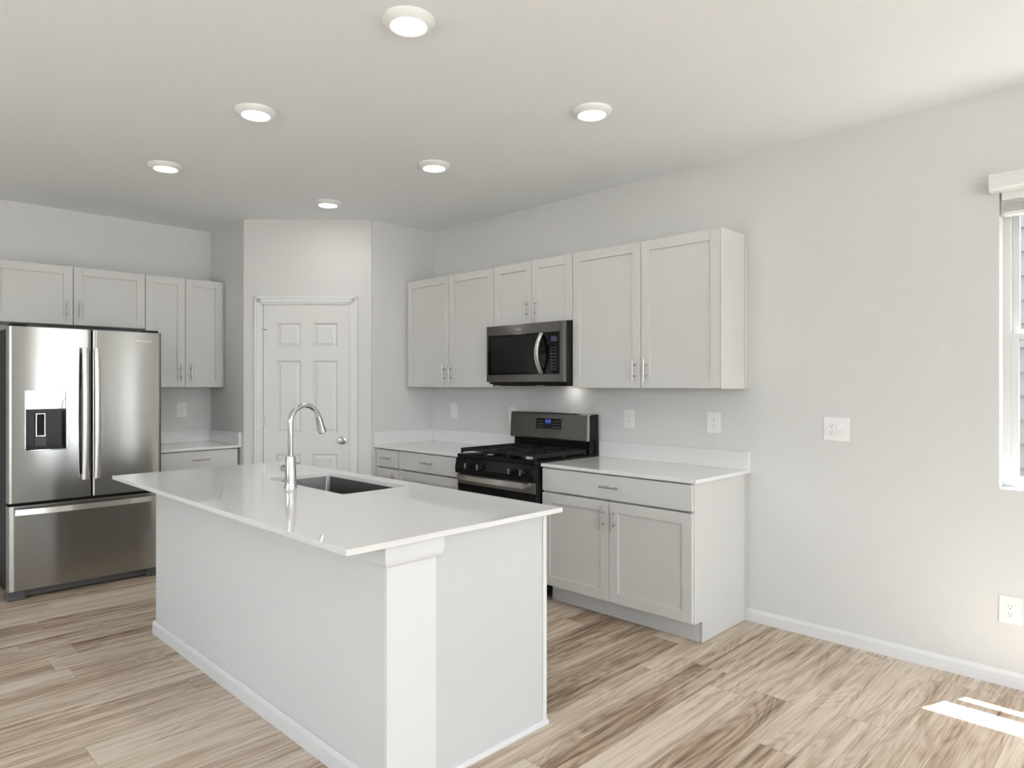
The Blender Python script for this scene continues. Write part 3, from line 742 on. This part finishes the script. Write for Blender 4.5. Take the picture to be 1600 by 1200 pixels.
mb = MB(); mb.box(.03, MWW - .03, -.345, -.02, .004, .0135, .002)
for x in (.16, .60): mb.box(x - .10, x + .10, -.30, -.12, .0, .004, .001)
mb.build('underside_vent', 'blackm', mw)
lz = MB().box(.50, .58, -.10, -.05, .0005, .0035, .001).build('work_light', mat('work_light_lens', (.9, .9, .9), .4, emit=(1, .95, .85), es=1.5), mw)
area('microwave_work_light', (XW - .08, 3.12, 1.372), (.5, .0, -1), .10, .04, .12, (1, .95, .85))

# ---------------------------------------------------------------- ceiling lamps
def make_lamp():
    r = thing('ceiling_light', 'x', 'light', (0, 0, ZC))
    MB().lathe([(.098, 0), (.098, -.005), (.094, -.012), (.078, -.026), (.074, -.028), (.068, -.026), (.064, -.020), (.064, -.006), (.06, -.002), (.06, 0)]).build('trim_ring', 'lamptrim', r, smooth=35)
    MB().lathe([(0, -.0235), (.050, -.0235), (.0655, -.0215), (.0655, -.017), (0, -.017)]).build('lens', 'lens', r, smooth=35)
    return r
lamp0 = make_lamp()
LP = [(1.527, 2.05, 'round ceiling light nearest the camera, above the near end of the island'),
      (2.670, 2.08, 'round ceiling light nearest the window wall, rightmost in the ceiling'),
      (1.500, 3.27, 'middle round ceiling light of the left row, above the island'),
      (2.642, 3.287, 'round ceiling light in front of the microwave, middle of the right row'),
      (1.479, 4.48, 'leftmost round ceiling light, nearest the refrigerator'),
      (2.631, 4.53, 'round ceiling light directly in front of the pantry door')]
for i, (x, y, lb) in enumerate(LP):
    r = lamp0 if i == 0 else copy_tree(lamp0)
    r.location = (x, y, ZC); r['label'] = lb; r['group'] = 'recessed ceiling lights'
    ld_ = bpy.data.lights.new('downlight', 'AREA'); ld_.shape = 'DISK'; ld_.size = .12; ld_.energy = 1.7; ld_.color = (1, .98, .95)
    lo = bpy.data.objects.new('downlight', ld_); C.objects.link(lo); lo.location = (x, y, ZC - .032)

# ---------------------------------------------------------------- wall plates (local: plate in xz, face toward -y)
def plate(label, loc, rz, kinds, w=None, cat='outlet', name='wall_outlet'):
    n = len(kinds); w = w or (.086 if n == 1 else .130); h = .126
    r = thing(name, label, cat, loc, rz)
    pl = MB().box(-w / 2, w / 2, -.006, 0, -h / 2, h / 2, .0025, 3).build('cover_plate', 'plastic', r)
    for i, k in enumerate(kinds):
        cx_ = (i - (n - 1) / 2) * .046
        if k == 'outlet':
            d_ = MB().box(cx_ - .0168, cx_ + .0168, -.0085, -.0062, -.0335, .0335, .001).build('receptacle', 'plastic', r)
            mb = MB()
            for s in (-1, 1):
                zc_ = s * .0175
                mb.box(cx_ - .0075, cx_ - .0055, -.0088, -.0084, zc_ - .002, zc_ + .006).box(cx_ + .0055, cx_ + .0075, -.0088, -.0084, zc_ - .002, zc_ + .006)
                mb.cyl((cx_, -.0084, zc_ - .0085), (cx_, -.0088, zc_ - .0085), .0026, n=12)
            mb.build('slots', 'slot', d_)
        else:
            mb = MB(); mb.prism([(-.0062, -.0335), (-.0085, -.0335), (-.012, .0), (-.0075, .0335), (-.0062, .0335)], cx_ - .0165, cx_ + .0165, 'yz', ); mb.build('rocker', 'plastic', r)
        for s in (-1, 1):
            MB().cyl((cx_, -.0058, s * .0485), (cx_, -.0068, s * .0485), .003, n=12).build('screw', 'plastic', r)
    return r
plate('white wall outlet low on the right wall under the window', (XW, .558, .352), RR, ['outlet'])
plate('white double wall plate alone on the wall between cabinets and window', (XW, 1.318, 1.145), RR, ['outlet', 'switch'], name='switch_plate', cat='switch')
plate('white outlet above the right end of the countertop beside the wall cabinet end', (XW, 2.033, 1.151), RR, ['outlet'])
plate('white outlet just right of the range back panel', (XW, 2.655, 1.153), RR, ['outlet'])
plate('white outlet just left of the range back panel', (XW, 3.760, 1.152), RR, ['outlet'])
plate('white rocker switch nearest the pantry corner on the range wall', (XW, 4.466, 1.161), RR, ['switch'], name='wall_switch', cat='switch')
plate('white outlet above the short countertop by the refrigerator', (2.166, YF, 1.165), 0, ['outlet'])

# ---------------------------------------------------------------- window with blind
def window(name, label, axis_loc, rz, w, z0, z1, mid=None, real=True):
    """local: x along the wall, y outward, origin lower left of the opening at the room face"""
    r = thing(name, label, 'window', axis_loc, rz); struct(r); h = z1 - z0
    mb = MB(); frame(mb, 0, w, 0, h, .030, .090, .155, .001); mb.build('window_frame', 'vinyl', r)
    zm = (mid - z0) if mid else h * .53
    mb = MB(); frame(mb, .030, w - .030, .030, zm + .010, .030, .093, .118, .002); sl = mb.build('lower_sash', 'vinyl', r)
    MB().box(.058, w - .058, .105, .109, .058, zm - .018).build('glass', 'glass', sl)
    mb = MB(); frame(mb, .030, w - .030, zm - .030, h - .030, .030, .122, .148, .002); mb.box(.060, w - .060, .124, .146, zm - .001, zm + .028, .001); su = mb.build('upper_sash', 'vinyl', r)
    MB().box(.058, w - .058, .134, .138, zm - .002, h - .058).build('glass', 'glass', su)
    return r
w1 = window('window_1', 'white double-hung window at the right edge of the photo', (XW, WY1, WZ0), RR, WY1 - WY0, WZ0, WZ1, mid=1.615)
MB().box(.0, WY1 - WY0, -.004, .0895, .0, .012, .003).build('sill', 'trim', w1)
w2 = window('window_2', 'white window on the right wall behind the camera', (XW, W2[1], W2[2]), RR, W2[1] - W2[0], W2[2], W2[3])
w4 = window('added_window_4', 'wide unseen window added on the left wall behind the camera for light', (XL, L1[0], L1[2]), PI / 2, L1[1] - L1[0], L1[2], L1[3])  # added out of view to light the island side and right wall
w5 = window('added_window_5', 'wide unseen window added on the left wall beside the island for light', (XL, L2[0], L2[2]), PI / 2, L2[1] - L2[0], L2[2], L2[3])  # added out of view to brighten the far kitchen and ceiling
w3 = window('added_window_3', 'large unseen window added in the rear wall for light', (B2[1], YB, B2[2]), PI, B2[1] - B2[0], B2[2], B2[3])  # added out of view, made wide to carry the main rear fill
d2 = thing('door_2', 'glazed patio door in the rear wall', 'door', (B1[1], YB, B1[2]), PI); struct(d2)
mb = MB(); wq = B1[1] - B1[0]; hq = B1[3] - B1[2]; frame(mb, 0, wq, 0, hq, .05, .04, .12, .002); mb.box(wq / 2 - .04, wq / 2 + .04, .045, .115, .05, hq - .05, .002); mb.build('door_frame', 'vinyl', d2)
MB().box(.05, wq - .05, .078, .083, .05, hq - .05).build('glass', 'glass', d2)

bl = thing('window_blind', 'white horizontal blind drawn up under its valance at the window', 'blind', (XW, WY1, 2.16), RR)
vp = [(-.001, .112), (-.058, .112), (-.062, .120), (-.068, .124), (-.070, .135), (-.066, .142), (-.066, .170), (-.070, .176), (-.072, .184), (-.066, .190), (-.001, .190)]
mb = MB(); mb.prism([(a, b - .003) for a, b in vp], -.030, WY1 - WY0 + .030, 'yz'); mb.build('valance', 'blind', bl)
wb = WY1 - WY0
mb = MB()
mb.box(.010, wb - .010, -.004, .045, .070, .112, .002); mb.build('headrail', 'blind', bl)
for k in range(8):
    MB().box(.012, wb - .012, -.006, .044, .022 + k * .006, .0255 + k * .006, .0008).build('slat', 'blind', bl)
MB().box(.012, wb - .012, -.007, .045, .002, .020, .004).build('bottom_rail', 'blind', bl)

# ---------------------------------------------------------------- outdoors
nb = thing('neighbour_house', 'grey lap-sided house wall seen through the window', 'house', (6.25, 0, -.3))
mb = MB()
for k in range(30):
    z = -.3 + k * .178
    mb.prism([(6.25, z), (6.205, z), (6.236, z + .180), (6.25, z + .180)], -7, 6, 'xz')
mb.build('siding', 'siding', nb, world=True)
MB().box(6.251, 6.5, -7, 6, -.3, 5.0).build('wall_core', 'siding', nb, world=True)
struct(MB().box(-14, 14, -14, 14, -.5, -.3).build('ground', 'soil'))
